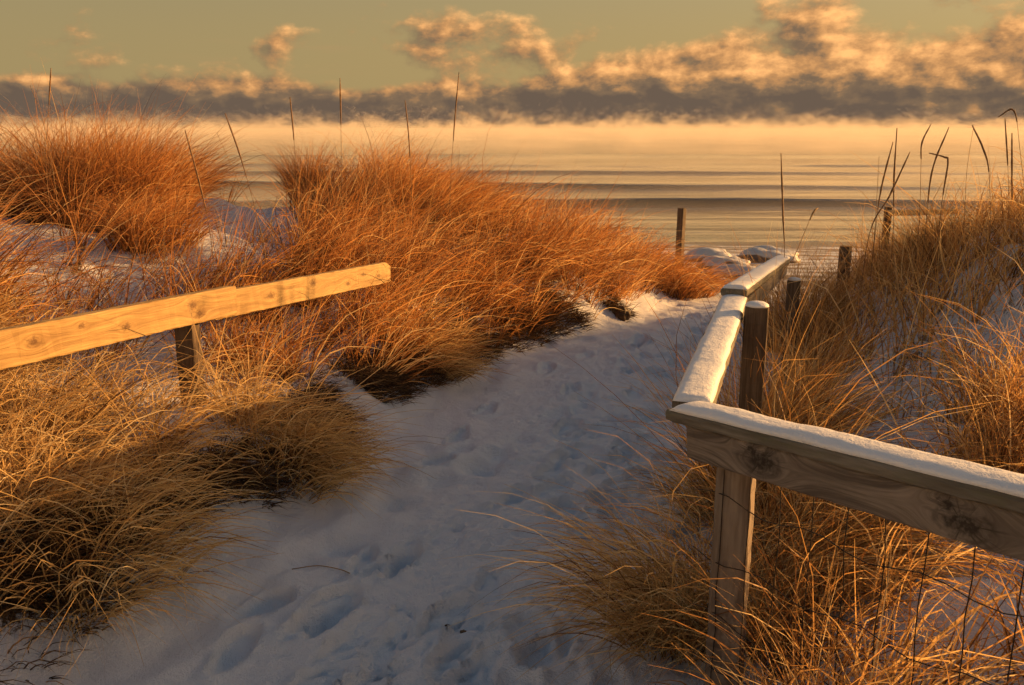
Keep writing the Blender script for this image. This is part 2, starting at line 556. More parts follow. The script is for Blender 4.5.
# ------------------------------------------------------------------ materials
M_GROUND = mat_ground(); M_BEACH = mat_beach(); M_SNOW = mat_snow(); M_WATER = mat_water(); M_ROCK = mat_rock()
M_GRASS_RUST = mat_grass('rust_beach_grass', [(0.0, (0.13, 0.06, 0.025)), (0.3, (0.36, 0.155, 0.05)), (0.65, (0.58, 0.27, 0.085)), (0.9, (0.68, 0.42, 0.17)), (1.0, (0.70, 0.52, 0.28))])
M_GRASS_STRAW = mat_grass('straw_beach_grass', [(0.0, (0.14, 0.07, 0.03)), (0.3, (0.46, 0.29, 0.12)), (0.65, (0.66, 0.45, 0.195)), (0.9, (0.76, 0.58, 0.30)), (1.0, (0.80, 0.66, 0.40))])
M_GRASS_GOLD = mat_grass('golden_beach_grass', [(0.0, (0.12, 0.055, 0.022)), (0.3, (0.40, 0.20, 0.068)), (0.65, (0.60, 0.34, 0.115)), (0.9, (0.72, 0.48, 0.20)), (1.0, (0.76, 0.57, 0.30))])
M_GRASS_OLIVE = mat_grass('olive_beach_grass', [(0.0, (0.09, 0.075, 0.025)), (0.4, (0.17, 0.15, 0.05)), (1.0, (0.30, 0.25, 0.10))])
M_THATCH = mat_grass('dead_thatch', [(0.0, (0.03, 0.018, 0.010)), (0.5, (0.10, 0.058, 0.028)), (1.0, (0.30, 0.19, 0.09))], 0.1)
M_STALK = mat_plain('dry_stalk', (0.26, 0.14, 0.06), 0.7, 0, 60, 0.55)
M_STALK_LIGHT = mat_plain('pale_dry_stalk', (0.34, 0.21, 0.09), 0.7, 0, 60, 0.4)
M_WIRE = mat_plain('rusty_wire', (0.035, 0.022, 0.015), 0.6, 0.3, 80, 0.5)
M_NAIL = mat_plain('nail_steel', (0.05, 0.035, 0.025), 0.5, 0.5, 200, 0.4)

# ------------------------------------------------------------------ ground, path, beach: one height function, three sheets
def axis(parts):
    out = [np.array([parts[0][0]])]
    for a, b, s in parts:
        n = max(1, int(round((b-a)/s))); out.append(np.linspace(a, b, n+1)[1:])
    return np.concatenate(out)


gx = axis([(-400, -60, 34), (-60, -12, 2.0), (-12, -5, 0.25), (-5, -2.0, 0.06), (-2.0, 2.0, 0.017), (2.0, 4.5, 0.05), (4.5, 12, 0.25), (12, 60, 2.0), (60, 400, 34)])
gy = axis([(-30, -4, 2.0), (-4, 1.2, 0.16), (1.2, 5.2, 0.017), (5.2, 10.0, 0.035), (10, 16, 0.12), (16, 34, 0.4)])
GX, GY = np.meshgrid(gx, gy)
GZ = H(GX, GY)

# footprints trodden into the path
fr = np.random.default_rng(5)
for k in range(190):
    y0 = 1.2+fr.random()**1.3*8.5
    lo, hi = XL(y0), XR(y0)
    x0 = lo+0.30+(hi-lo-0.42)*(0.5+0.5*np.clip(fr.normal()*0.55, -1, 1))
    ang = math.atan2(1, 0.36)+fr.normal()*0.3+(math.pi if fr.random() < 0.4 else 0)
    ca, sa = math.cos(ang), math.sin(ang)
    x_i = np.where((gx > x0-0.4) & (gx < x0+0.4))[0]; y_i = np.where((gy > y0-0.4) & (gy < y0+0.4))[0]
    if len(x_i) == 0 or len(y_i) == 0: continue
    sl_ = np.ix_(y_i, x_i)
    dx = GX[sl_]-x0; dy = GY[sl_]-y0
    a = dx*ca+dy*sa; b = -dx*sa+dy*ca
    Ls, Ws = 0.145*fr.uniform(0.85, 1.1), 0.056*fr.uniform(0.9, 1.35)
    wloc = Ws*(1+0.18*np.sin(a/Ls*2.6))
    q = np.sqrt((a/Ls)**2+(b/wloc)**2)+0.10*fbm(GX[sl_]*22, GY[sl_]*22, k)
    dep = fr.uniform(0.010, 0.032)
    GZ[sl_] += -dep*(1-ss(0.82, 1.06, q))+dep*0.40*np.exp(-((q-1.18)/0.14)**2)

# soft deep prints along the left drift
for (u, v, rr_, dep) in ((340, 545, 0.10, .04), (300, 560, .08, .035), (385, 505, .09, .03), (180, 640, .1, .03), (480, 468, .10, .05), (500, 455, .08, .04), (440, 480, .09, .03), (520, 440, .08, .035), (560, 415, .08, .035), (240, 600, .12, .035), (590, 400, .08, .03)):
    p = hit(u, v)
    GZ += -dep*np.exp(-(((GX-p[0])/rr_)**2+((GY-p[1])/rr_)**2)**1.5)+dep*0.5*np.exp(-(((GX-p[0]+.1)/rr_)**2+((GY-p[1]-.1)/rr_)**2))


def zat(x, y):
    """height of the finished sheet under (x, y)"""
    x = np.asarray(x, float); y = np.asarray(y, float)
    i = np.clip(np.searchsorted(gx, x)-1, 0, len(gx)-2); j = np.clip(np.searchsorted(gy, y)-1, 0, len(gy)-2)
    fx = np.clip((x-gx[i])/(gx[i+1]-gx[i]), 0, 1); fy = np.clip((y-gy[j])/(gy[j+1]-gy[j]), 0, 1)
    return (GZ[j, i]*(1-fx)+GZ[j, i+1]*fx)*(1-fy)+(GZ[j+1, i]*(1-fx)+GZ[j+1, i+1]*fx)*fy


# bare snow showing through the grass: picture position of the roots, radii, strength
THIN = [(240, 235, 75, 55, 1), (205, 275, 70, 30, .8), (140, 265, 55, 42, 1), (22, 270, 48, 75, .95), (100, 300, 70, 25, .7), (60, 395, 80, 28, .9), (120, 392, 60, 18, .8), (203, 425, 26, 42, .8), (350, 430, 30, 30, .9),
        (388, 400, 18, 16, .7), (300, 505, 26, 20, .85), (445, 280, 20, 14, .8), (612, 308, 24, 9, .9), (560, 320, 20, 8, .8), (330, 210, 18, 40, .6),
        (890, 440, 85, 62, .97), (985, 640, 78, 80, .97), (1000, 780, 100, 110, .95), (890, 480, 92, 100, .97), (735, 730, 36, 120, .9), (870, 345, 34, 16, .97), (930, 330, 40, 12, .8), (985, 350, 30, 10, .7), (865, 300, 24, 9, .8), (935, 284, 22, 8, .8), (1010, 262, 20, 10, .8), (840, 620, 50, 26, .5), (775, 520, 40, 20, .5), (965, 245, 18, 12, .6), (930, 500, 40, 30, .5)]


def thin(x, y):
    z = H0(x, y)-EYE[2]
    dep = np.maximum(y*CS-z*SN, 0.1)
    u = 512+F*x/dep; v = 342.5-F*(y*SN+z*CS)/dep
    k = np.zeros_like(u)
    for a, b, ra, rb, st in THIN:
        q = ((u-a)/ra)**2+((v-b)/rb)**2
        k = np.maximum(k, st*(1-ss(0.55, 1.15, q)))
    return k


FILL = [(540, 290, 100, 34), (655, 280, 50, 24), (480, 322, 70, 30), (410, 355, 40, 20), (40, 470, 60, 60), (180, 470, 60, 40), (668, 570, 36, 110), (985, 275, 75, 60), (900, 255, 60, 26), (200, 525, 60, 40), (300, 480, 50, 26), (390, 385, 40, 20)]


def fill(x, y):
    z = H0(x, y)-EYE[2]
    dep = np.maximum(y*CS-z*SN, 0.1)
    u = 512+F*x/dep; v = 342.5-F*(y*SN+z*CS)/dep
    k = np.zeros_like(u)
    for a, b, ra, rb in FILL:
        k = np.maximum(k, 1-ss(0.6, 1.2, ((u-a)/ra)**2+((v-b)/rb)**2))
    return k


def density(x, y):
    dl = XL(y)-x; dr = x-XR(y)
    n = fbm(x*1.7, y*1.7, 61, 3)
    n2 = fbm(x*4.3, y*4.3, 71, 2)
    e0 = 0.24-0.12*ss(4.8, 6.5, y)
    side = np.where(dl > 0, ss(e0, e0+0.4, dl+0.16*n2), ss(0.03, 0.3, dr+0.1*n2))
    c = ss(-0.25, 0.3, n+0.5*n2)
    c = np.maximum(c, 0.75*fill(x, y))
    d = side*np.where(dl > 0, 0.10+0.90*c, 0.05+0.8*c)
    strip = ss(0.08, 0.2, dr)*(1-ss(0.5+0.35*ss(4, 5.5, y), 0.9+0.5*ss(4, 5.5, y), dr))*ss(2.5, 3.0, y)*(1-ss(7.0, 8.2, y))
    d = np.maximum(d, strip*0.9*(1-0.75*ss(3.6, 4.6, y)*ss(0.25, 0.5, dr)))*(1-0.95*thin(x, y))
    d = d*(1-ss(8.6, 11.5, y+0.2*np.clip(-x-1, 0, 6)))
    return d


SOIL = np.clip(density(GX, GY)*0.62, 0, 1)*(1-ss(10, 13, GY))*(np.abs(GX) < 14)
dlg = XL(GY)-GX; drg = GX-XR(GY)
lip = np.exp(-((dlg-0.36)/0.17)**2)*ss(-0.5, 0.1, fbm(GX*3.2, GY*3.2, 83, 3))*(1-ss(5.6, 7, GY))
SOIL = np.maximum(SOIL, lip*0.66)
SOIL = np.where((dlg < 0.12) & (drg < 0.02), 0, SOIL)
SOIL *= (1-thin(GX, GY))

nx_, ny_ = len(gx), len(gy)
idx = np.arange(nx_*ny_).reshape(ny_, nx_)
quads = np.stack([idx[:-1, :-1], idx[:-1, 1:], idx[1:, 1:], idx[1:, :-1]], -1).reshape(-1, 4)
cxm = 0.25*(GX[:-1, :-1]+GX[1:, 1:]+GX[:-1, 1:]+GX[1:, :-1]).ravel(); cym = 0.25*(GY[:-1, :-1]+GY[1:, 1:]+GY[:-1, 1:]+GY[1:, :-1]).ravel()
is_beach = cym > 11.0
is_path = (~is_beach) & (cxm > XL(cym)-0.12) & (cxm < XR(cym)-0.02)
VV = np.stack([GX.ravel(), GY.ravel(), GZ.ravel()], -1)
for nm, msk, mt in (('path', is_path, M_GROUND), ('beach', is_beach, M_BEACH), ('ground', ~(is_path | is_beach), M_GROUND)):
    q = quads[msk]; used, inv = np.unique(q, return_inverse=True)
    o = mesh_np(nm, VV[used], inv.reshape(-1, 4), mt, attrs={'soil': SOIL.ravel()[used]})
    tag(o, {'path': 'trodden snow path with footprints between the dunes', 'beach': 'snow dusted beach sloping to the water', 'ground': 'snow covered dune ground under the grass'}[nm], {'path': 'path', 'beach': 'beach', 'ground': 'ground'}[nm], kind='structure')

# ------------------------------------------------------------------ sea
wx = axis([(-8000, -600, 370), (-600, -120, 12), (-120, 140, 1.3), (140, 700, 14), (700, 8000, 365)])
wy = axis([(24, 90, 0.22), (90, 240, 1.5), (240, 1200, 20), (1200, 20000, 900)])
WX, WY = np.meshgrid(wx, wy)
WZ = np.full_like(WX, -2.0)
for (y0, a, wd, sd) in ((31.5, .06, .5, 1), (39.5, .50, .8, 2), (44.5, .07, .8, 3), (51.5, .52, 1.0, 4), (58.5, .07, 1.0, 5), (66, .38, 1.3, 6), (80, .30, 1.6, 7), (104, .36, 2.2, 8), (120, .1, 3, 9)):
    yc = y0+1.6*fbm(WX*0.018, WX*0+sd, 100+sd, 3)
    amp = a*(0.75+0.6*fbm(WX*0.03, WX*0+3*sd, 140+sd, 2))
    dy = WY-yc
    WZ += np.clip(amp, 0, 1)*np.exp(-(dy/np.where(dy < 0, wd*0.75, wd*2.0))**2)
WZ += (1-ss(80, 200, WY))*0.07*fbm(WX*0.10, WY*0.55, 160, 3)
iw = np.arange(WX.size).reshape(WX.shape)
wq = np.stack([iw[:-1, :-1], iw[:-1, 1:], iw[1:, 1:], iw[1:, :-1]], -1).reshape(-1, 4)
tag(mesh_np('water', np.stack([WX.ravel(), WY.ravel(), WZ.ravel()], -1), wq, M_WATER), 'steaming sea with low dark waves rolling in', 'sea', kind='structure')

# steam drifting over the water
def box(name, lo, hi, mat):
    bm = bmesh.new(); bmesh.ops.create_cube(bm, size=1.0)
    lo = Vector(lo); hi = Vector(hi)
    for v in bm.verts: v.co = Vector([lo[i]+(v.co[i]+0.5)*(hi[i]-lo[i]) for i in range(3)])
    return bm_obj(name, bm, mat)


tag(box('sea_smoke', (-800, 28.3, -3.0), (900, 850, 20.0), mat_smoke()), 'golden sea smoke drifting low over the water', 'mist', kind='stuff')

# ------------------------------------------------------------------ grass blades
def blades(root, n_seg, L, w, d0, bend, droop, power, side_rnd, tone):
    """root (n,3), L,w,droop (n), d0,bend (n,3) -> verts, quads, tone, along"""
    n = len(root)
    P = root.copy(); pts = [P.copy()]; dirs = []
    for i in range(n_seg):
        t = (i+0.5)/n_seg
        k = (droop*t**power)[:, None]
        d = d0*(1-np.clip(k, 0, 1)*0.75)+bend*k
        d /= np.linalg.norm(d, axis=1, keepdims=True)+1e-9
        P = P+d*(L/n_seg)[:, None]
        pts.append(P.copy()); dirs.append(d)
    dirs.append(dirs[-1])
    V = np.empty((n, n_seg+1, 2, 3), np.float32)
    sv = np.stack([np.cos(side_rnd), np.sin(side_rnd), np.zeros(n)], -1)
    for i in range(n_seg+1):
        t = i/n_seg
        s = np.cross(dirs[i], sv); s /= np.linalg.norm(s, axis=1, keepdims=True)+1e-9
        ww = (w*(0.5*(1-t**1.7)+0.07))[:, None]
        V[:, i, 0] = pts[i]-s*ww; V[:, i, 1] = pts[i]+s*ww
    base = (np.arange(n)*(n_seg+1)*2)[:, None]
    k = np.arange(n_seg)[None]*2
    Q = np.stack([base+k, base+k+1, base+k+3, base+k+2], -1).reshape(-1, 4)
    al = np.broadcast_to((np.arange(n_seg+1)/n_seg)[None, :, None], (n, n_seg+1, 2)).ravel()
    tn = np.repeat(tone, (n_seg+1)*2)
    return V.reshape(-1, 3), Q, tn, al


def tuft_blades(rng, cx, cy, cnt, rad, L, Ls, w, lean, leank, spread, droop, zf=None, seg=5, tone0=0.5, tone_s=0.30, lift=0.0):
    """arrays per tuft -> per blade arguments"""
    rep = np.repeat(np.arange(len(cx)), cnt)
    n = len(rep)
    a = rng.random(n)*2*np.pi; r = rad[rep]*np.sqrt(rng.random(n))
    x = cx[rep]+np.cos(a)*r; y = cy[rep]+np.sin(a)*r
    z = zat(x, y)-0.012+lift
    # blades lean away from the middle of their tuft and with the tuft's own lean
    out = np.stack([np.cos(a), np.sin(a)], -1)*(r/rad[rep])[:, None]
    h = out*spread[rep][:, None]+rng.normal(size=(n, 2))*0.42*spread[rep][:, None]+lean[rep]*leank[rep][:, None]
    d0 = np.concatenate([h, np.ones((n, 1))], 1); d0 /= np.linalg.norm(d0, axis=1, keepdims=True)
    b2 = out*0.8+rng.normal(size=(n, 2))*0.75+lean[rep]*1.1
    b2 /= np.linalg.norm(b2, axis=1, keepdims=True)+1e-9
    dr = np.clip(droop[rep]*(0.55+0.9*rng.random(n)), 0, 2)
    bend = np.concatenate([b2, -(0.15+0.55*rng.random(n))[:, None]], 1)
    Lb = np.clip(L[rep]*(1+Ls*rng.normal(size=n)), 0.08, None)*(0.75+0.25*rng.random(n))
    wb = w[rep]*rng.uniform(0.65, 1.3, n)
    tone = np.clip((tone0[rep] if hasattr(tone0, '__len__') else tone0)+tone_s*rng.normal(size=n), 0, 1)
    root = np.stack([x, y, z], -1)
    return blades(root, seg, Lb, wb, d0, bend, dr, 1.4, rng.random(n)*2*np.pi, tone)


def grass_obj(name, arr, mat, label, cat='grass', kind=None, group=None, loc=None):
    V, Q, tn, al = arr
    o = mesh_np(name, V, Q, mat, attrs={'tone': tn, 'along': al}, loc=loc)
    return tag(o, label, cat, group, kind)


def scatter(rng, n, x0, x1, y0, y1):
    x = rng.uniform(x0, x1, n); y = rng.uniform(y0, y1, n)
    keep = rng.random(n) < density(x, y)
    return x[keep], y[keep]


def cam_ok(x, y, z_extra=0.0):
    return (y > 1.15) & (np.hypot(x, y) > 1.25)


WIND = np.array([0.80, 0.25])


def left_far(rng):
    """rust wind-combed grass on the dune beyond the rail"""
    x, y = scatter(rng, 7600, -7.5, 2.6, 4.6, 11.0)
    k = (x < XL(y)); x, y = x[k], y[k]
    # outside the picture on the left: thin out
    k = (x > -0.62*y-1.2); x, y = x[k], y[k]
    n = len(x); dl = XL(y)-x
    L = 0.46+0.20*rng.random(n)+0.10*ss(0.5, 2.2, dl)
    L = L*(0.55+0.45*ss(0.05, 0.6, dl))*(1-0.45*thin(x, y))
    cnt = rng.integers(12, 30, n)
    lean = np.tile(WIND, (n, 1))+rng.normal(size=(n, 2))*0.55
    return tuft_blades(rng, x, y, cnt, rng.uniform(0.03, 0.09, n), L, 0.32, rng.uniform(0.0045, 0.0070, n), lean, rng.uniform(0.05, 0.5, n), rng.uniform(0.3, 0.75, n), rng.uniform(0.2, 1.2, n), tone0=0.45+0.16*fbm(x*1.1, y*1.1, 91, 2)+0.16*rng.normal(size=n))


def left_near(rng):
    """tan arching grass round the left rail"""
    x, y = scatter(rng, 3300, -3.8, 0.3, 1.4, 4.8)
    k = (x < XL(y)) & (x > -0.75*y-0.9) & cam_ok(x, y); x, y = x[k], y[k]
    n = len(x); dl = XL(y)-x
    L = 0.36+0.22*rng.random(n)
    L = L*(0.5+0.5*ss(0.25, 0.75, dl))*(1-0.45*thin(x, y))
    cnt = rng.integers(9, 23, n)
    lean = np.tile(np.array([0.45, -0.2]), (n, 1))+rng.normal(size=(n, 2))*0.5
    return tuft_blades(rng, x, y, cnt, rng.uniform(0.05, 0.12, n), L, 0.30, rng.uniform(0.0042, 0.0066, n), lean, rng.uniform(0.1, 0.5, n), rng.uniform(0.35, 0.75, n), rng.uniform(0.6, 1.35, n), seg=6, tone0=0.52+0.2*fbm(x*1.3, y*1.3, 92, 2)+0.15*rng.normal(size=n))


def right_near(rng):
    x, y = scatter(rng, 3000, 0.3, 3.6, 1.3, 4.4)
    k = (x > XR(y)) & (x < 0.56*y+0.35) & cam_ok(x, y); x, y = x[k], y[k]
    n = len(x)
    dr = x-XR(y)
    L = (0.36+0.24*rng.random(n))*(1-0.6*thin(x, y))+0.24*(1-ss(0.5, 0.9, dr))*ss(2.5, 3.0, y)*(1-thin(x, y))
    cnt = rng.integers(10, 24, n)
    lean = np.tile(np.array([0.35, -0.2]), (n, 1))+rng.normal(size=(n, 2))*0.6
    return tuft_blades(rng, x, y, cnt, rng.uniform(0.04, 0.11, n), L, 0.25, np.full(n, 0.0044), lean, rng.uniform(0.05, 0.4, n), rng.uniform(0.3, 0.6, n), rng.uniform(0.4, 1.2, n), seg=6, tone0=0.5+0.2*fbm(x*1.3, y*1.3, 93, 2)+0.15*rng.normal(size=n))


def right_far(rng):
    x, y = scatter(rng, 5200, 0.8, 8.5, 4.2, 11.5)
    k = (x > XR(y)) & (x < 0.66*y+1.4); x, y = x[k], y[k]
    n = len(x)
    L = (0.28+0.24*rng.random(n))*(1-0.55*thin(x, y))+0.20*(1-ss(0.8, 1.5, x-XR(y)))*(1-ss(7.0, 8.2, y))
    cnt = rng.integers(7, 20, n)
    lean = np.tile(np.array([0.2, 0.1]), (n, 1))+rng.normal(size=(n, 2))*0.5
    return tuft_blades(rng, x, y, cnt, rng.uniform(0.03, 0.10, n), L, 0.3, rng.uniform(0.004, 0.0062, n), lean, rng.uniform(0.05, 0.35, n), rng.uniform(0.25, 0.55, n), rng.uniform(0.25, 0.9, n), tone0=0.48+0.2*fbm(x*1.1, y*1.1, 94, 2))


g_ = np.random.default_rng
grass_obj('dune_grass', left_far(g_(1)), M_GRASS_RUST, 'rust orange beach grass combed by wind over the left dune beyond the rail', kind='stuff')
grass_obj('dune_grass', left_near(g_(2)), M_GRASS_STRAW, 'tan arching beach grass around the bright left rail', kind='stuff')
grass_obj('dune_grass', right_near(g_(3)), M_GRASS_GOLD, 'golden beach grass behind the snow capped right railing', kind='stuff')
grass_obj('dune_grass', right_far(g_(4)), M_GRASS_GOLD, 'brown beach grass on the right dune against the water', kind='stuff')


def loose(rng, n0, x0, x1, y0, y1, side):
    """single longer pale blades in all directions, some nearly lying down"""
    x, y = scatter(rng, n0, x0, x1, y0, y1)
    k = ((x < XL(y)) if side < 0 else (x > XR(y))) & (np.abs(x) < 0.62*y+0.7) & cam_ok(x, y) & (y > 1.6); x, y = x[k], y[k]
    n = len(x)
    lean = rng.normal(size=(n, 2))*0.8+np.array([0.45, -0.05])
    return tuft_blades(rng, x, y, rng.integers(1, 4, n), np.full(n, 0.03), rng.uniform(0.45, 0.85, n), 0.2, rng.uniform(0.004, 0.0075, n), lean, rng.uniform(0.1, 1.0, n), rng.uniform(0.3, 0.8, n), rng.uniform(0.1, 1.4, n), seg=7, tone0=0.86, tone_s=0.14)


grass_obj('loose_grass_blades', loose(g_(7), 2600, -6, 2.2, 1.6, 9.5, -1), M_GRASS_GOLD, 'pale loose blades sticking out of the grass left of the path', kind='stuff')
grass_obj('loose_grass_blades', loose(g_(8), 1900, 0.4, 5.5, 1.6, 9.5, 1), M_GRASS_GOLD, 'pale loose blades sticking out of the grass right of the path', kind='stuff')


def thatch(rng):
    """matted dark stems where the turf breaks off at the edges of the path"""
    n = 2300
    y = 1.5+7*rng.random(n)**1.7; x = XL(y)-rng.normal(0.40, 0.11, n)
    k = (fbm(x*2.6, y*2.6, 83, 3) > -0.05) & (XL(y)-x > 0.14); x, y = x[k], y[k]
    n = len(x); lean = np.tile(np.array([0.9, -0.5]), (n, 1))
    return tuft_blades(rng, x, y, rng.integers(14, 30, n), rng.uniform(0.03, 0.08, n), np.full(n, 0.14), 0.35, np.full(n, 0.0046), lean, np.full(n, 0.7), np.full(n, 0.9), np.full(n, 1.3), seg=4, tone0=0.4, tone_s=0.3)


grass_obj('dead_thatch', thatch(g_(6)), M_THATCH, 'dark matted thatch hanging at the left edge of the snow path', 'dead grass', kind='stuff')

# tussocks one can single out
def tussock(label, u, v, rad, cnt, L, lean, leank, spread, droop, mat, seed, tone=0.5, w=0.0036, sub=1, seg=6):
    rng = g_(seed); p = hit(u, v)
    if sub > 1:
        a = rng.random(sub)*2*np.pi; r = rad*np.sqrt(rng.random(sub))
        cx = p[0]+np.cos(a)*r; cy_ = p[1]+np.sin(a)*r; rr = np.full(sub, rad*0.45)
    else:
        cx = np.array([p[0]]); cy_ = np.array([p[1]]); rr = np.array([rad])
    n = len(cx)
    ln = np.tile(np.array(lean, float), (n, 1))
    if sub > 1: ln += 0.5*np.stack([(cx-p[0])/rad, (cy_-p[1])/rad], -1)
    f = lambda q: np.full(n, float(q))
    arr = tuft_blades(rng, cx, cy_, np.full(n, cnt//n), rr, f(L), 0.22, f(w), ln, f(leank), f(spread), f(droop), seg=seg, tone0=tone)
    loc = (p[0], p[1], float(zat(p[0], p[1])))
    return grass_obj('grass_tussock', arr, mat, label, 'grass tussock', group='tussocks of beach grass', loc=loc)


TU = [
    ('big rounded rust tussock on the far left dune crest against the sea', 98, 222, .48, 4200, .82, (.35, .1), .25, .55, .55, M_GRASS_RUST, .45, .0042, 16),
    ('low rust tussock beside the big rounded one, sloping right to the snow gap', 165, 245, .26, 1300, .42, (.7, 0), .4, .45, .7, M_GRASS_RUST, .45, .0042, 6),
    ('narrow dark tussock right of the snowy gap on the left dune crest', 312, 205, .16, 1100, .62, (.2, 0), .15, .35, .5, M_GRASS_RUST, .28, .004, 4),
    ('tall wind combed tussock behind the far end of the bright rail', 420, 225, .5, 4200, .70, (.8, .2), .35, .4, .6, M_GRASS_RUST, .5, .0042, 14),
    ('drooping tan tussock overhanging the snow path below the left post', 290, 462, .26, 950, .46, (.7, -.4), .45, .7, 1.3, M_GRASS_STRAW, .55, .0044, 9),
    ('drooping tan tussock nearest the lower left corner', 75, 560, .24, 900, .48, (.6, -.4), .4, .75, 1.35, M_GRASS_STRAW, .6, .0042, 8),
    ('brown drooping tussock on the bank under the far end of the bright rail', 418, 350, .24, 900, .40, (.7, -.3), .4, .6, 1.2, M_GRASS_STRAW, .42, .0046, 8),
    ('large arching tussock spilling over the snow left of the grey corner post', 688, 640, .17, 1100, .58, (-.5, -.25), .2, .6, 1.2, M_GRASS_STRAW, .55, .0038, 10),
    ('small arching tussock under the snow capped corner, behind the grey post', 712, 510, .14, 480, .44, (-.6, -.1), .25, .6, 1.1, M_GRASS_STRAW, .5, .0038, 6),
    ('bright golden tussock flattened to the right below the near railing', 795, 585, .17, 900, .62, (.9, -.25), .6, .5, 1.2, M_GRASS_GOLD, .7, .0042, 7),
    ('upright golden tussock inside the fence corner in front of the second post', 754, 505, .15, 700, .84, (.05, 0), .10, .38, .5, M_GRASS_GOLD, .6, .0044, 5),
    ('olive green tuft on the slope of the right dune', 935, 262, .18, 900, .42, (.1, 0), .1, .4, .5, M_GRASS_OLIVE, .5, .0036, 4),
    ('rust tussock at the far end of the snow path beside the lone post', 672, 292, .42, 1700, .55, (.8, -.1), .3, .5, .8, M_GRASS_RUST, .35, .0056, 10),
    ('tall upright tussock close behind the second right post', 790, 352, .24, 1000, .80, (.1, .1), .12, .35, .45, M_GRASS_GOLD, .6, .0040, 7),
]
for i, (lb, u, v, rd, cnt, L, ln, lk, sp, dr, mt, tn, w, sb) in enumerate(TU):
    tussock(lb, u, v, rd, cnt, L, ln, lk, sp, dr, mt, 200+i, tn, w, sb)

# ------------------------------------------------------------------ single tall stalks
def smooth(pts, n=14):
    pts = [Vector(p) for p in pts]
    if len(pts) == 2: return [pts[0].lerp(pts[1], i/n) for i in range(n+1)]
    out = []
    ext = [pts[0]*2-pts[1]]+pts+[pts[-1]*2-pts[-2]]
    for k in range(len(pts)-1):
        a, b, c, d = ext[k:k+4]
        for i in range(n):
            t = i/n
            out.append(0.5*((2*b)+(c-a)*t+(2*a-5*b+4*c-d)*t*t+(3*b-a-3*c+d)*t**3))
    out.append(pts[-1]); return out


def stalk(label, pix, y, spike=0.0, th=0.0022, mat=None, group='tall dry stalks standing out of the grass'):
    """pix: points from base to tip; spike: share of the length that is a thick seed head"""
    P = [at_y(u, v, y+0.03*i) for i, (u, v) in enumerate(pix)]
    gz = float(zat(P[0][0], P[0][1]))
    if P[0][2] > gz: P = [np.array([P[0][0]-(P[1][0]-P[0][0])*0.15, P[0][1], gz-0.02])]+P
    root = empty('grass_stalk', P[0])
    pts = smooth(P, 12); n = len(pts)
    rad = [th*(1-0.5*i/(n-1)) for i in range(n)]
    bm_obj('stem', tube(pts, rad, 5), mat or M_STALK, root, smooth=True)
    if spike:
        cut = int(n*(1-spike)); sp = pts[cut:]; m = len(sp)
        rad = [th*(0.7+1.5*math.sin(math.pi*(0.10+0.86*i/(m-1)))**0.7)*(1+0.18*random.uniform(-1, 1)) for i in range(m)]
        bm_obj('seed_head', tube(sp, rad, 7), mat or M_STALK, root, smooth=True)
    tag(root, label, 'grass stalk', group)


ST = [
    ('thin upright stalk above the left dune crest near the left edge', [(46, 165), (49, 105), (51, 68)], 6.3, .35),
    ('short stalk tilted left at the far left edge above the big tussock', [(52, 165), (42, 118), (30, 85)], 6.2, 0),
    ('stout dark stalk leaning left in the snowy gap of the left dune', [(210, 232), (200, 185), (185, 130)], 6.2, .5),
    ('long stalk leaning left, right of the stout one in the snowy gap', [(262, 240), (243, 165), (225, 113)], 6.0, .4),
    ('paler stalk leaning left across the snowy gap', [(262, 235), (238, 180), (217, 133)], 5.8, 0),
    ('straight stalk over the narrow dark tussock', [(298, 205), (294, 140), (290, 97)], 6.6, .35),
    ('thin vertical stalk reaching into the cloud bank left of centre', [(342, 200), (341, 130), (340, 78)], 6.8, .3),
    ('short bent stalk just right of the vertical one on the crest', [(378, 200), (372, 150), (361, 116)], 6.8, 0),
    ('straight stalk left of the tallest one on the left dune ridge', [(412, 200), (409, 140), (405, 100)], 7.2, .45),
    ('tallest stalk on the left dune ridge, reaching into the clouds', [(450, 200), (454, 130), (459, 72)], 7.4, .4),
    ('lone dark spike standing against the water between path and right dune', [(784, 268), (783, 215), (781, 153)], 6.0, .52),
    ('thick dark spike leaning right at the edge of the right dune', [(868, 240), (890, 195), (910, 152)], 5.6, .62),
    ('slim stalk leaning right behind the thick leaning spike', [(875, 235), (881, 190), (893, 142)], 6.2, .5),
    ('thin upright stalk rising behind the thick leaning spike', [(893, 235), (894, 180), (897, 128)], 6.4, .5),
    ('short upright stalk left of the thick leaning spike', [(874, 240), (877, 195), (879, 156)], 6.3, 0),
    ('upright stalk with a kinked tip, left of the snapped hooked spike', [(919, 225), (921, 165), (922, 143), (931, 124)], 6.2, .45),
    ('dark spike leaning right over the snapped hooked spike', [(925, 235), (932, 172), (949, 127)], 6.3, .5),
    ('snapped spike hooked to the left over the right dune', [(938, 235), (943, 195), (948, 162), (944, 157), (929, 153)], 5.8, .6),
    ('dark curved spike leaning left on the right dune crest', [(990, 225), (989, 172), (983, 148), (972, 125)], 6.0, .5),
    ('thin stalk crossing the curved spike on the right dune crest', [(964, 225), (967, 170), (974, 124)], 6.2, 0),
    ('upright spike right of the curved spike on the crest', [(1012, 225), (1012, 175), (1012, 133)], 6.0, .5),
    ('slim stalk left of the upright spike at the right edge', [(1009, 225), (1008, 170), (1005, 118)], 6.2, .3),
    ('broken stalk folded over at the far right edge', [(1028, 225), (1020, 150), (1014, 111), (998, 117)], 5.8, .35),
    ('pale stalk leaning right in front of the fence beam', [(778, 290), (795, 255), (812, 215), (818, 208)], 5.2, .3),
    ('pale thick stalk standing in the middle of the right slope', [(905, 345), (899, 300), (894, 254)], 4.2, .6),
]
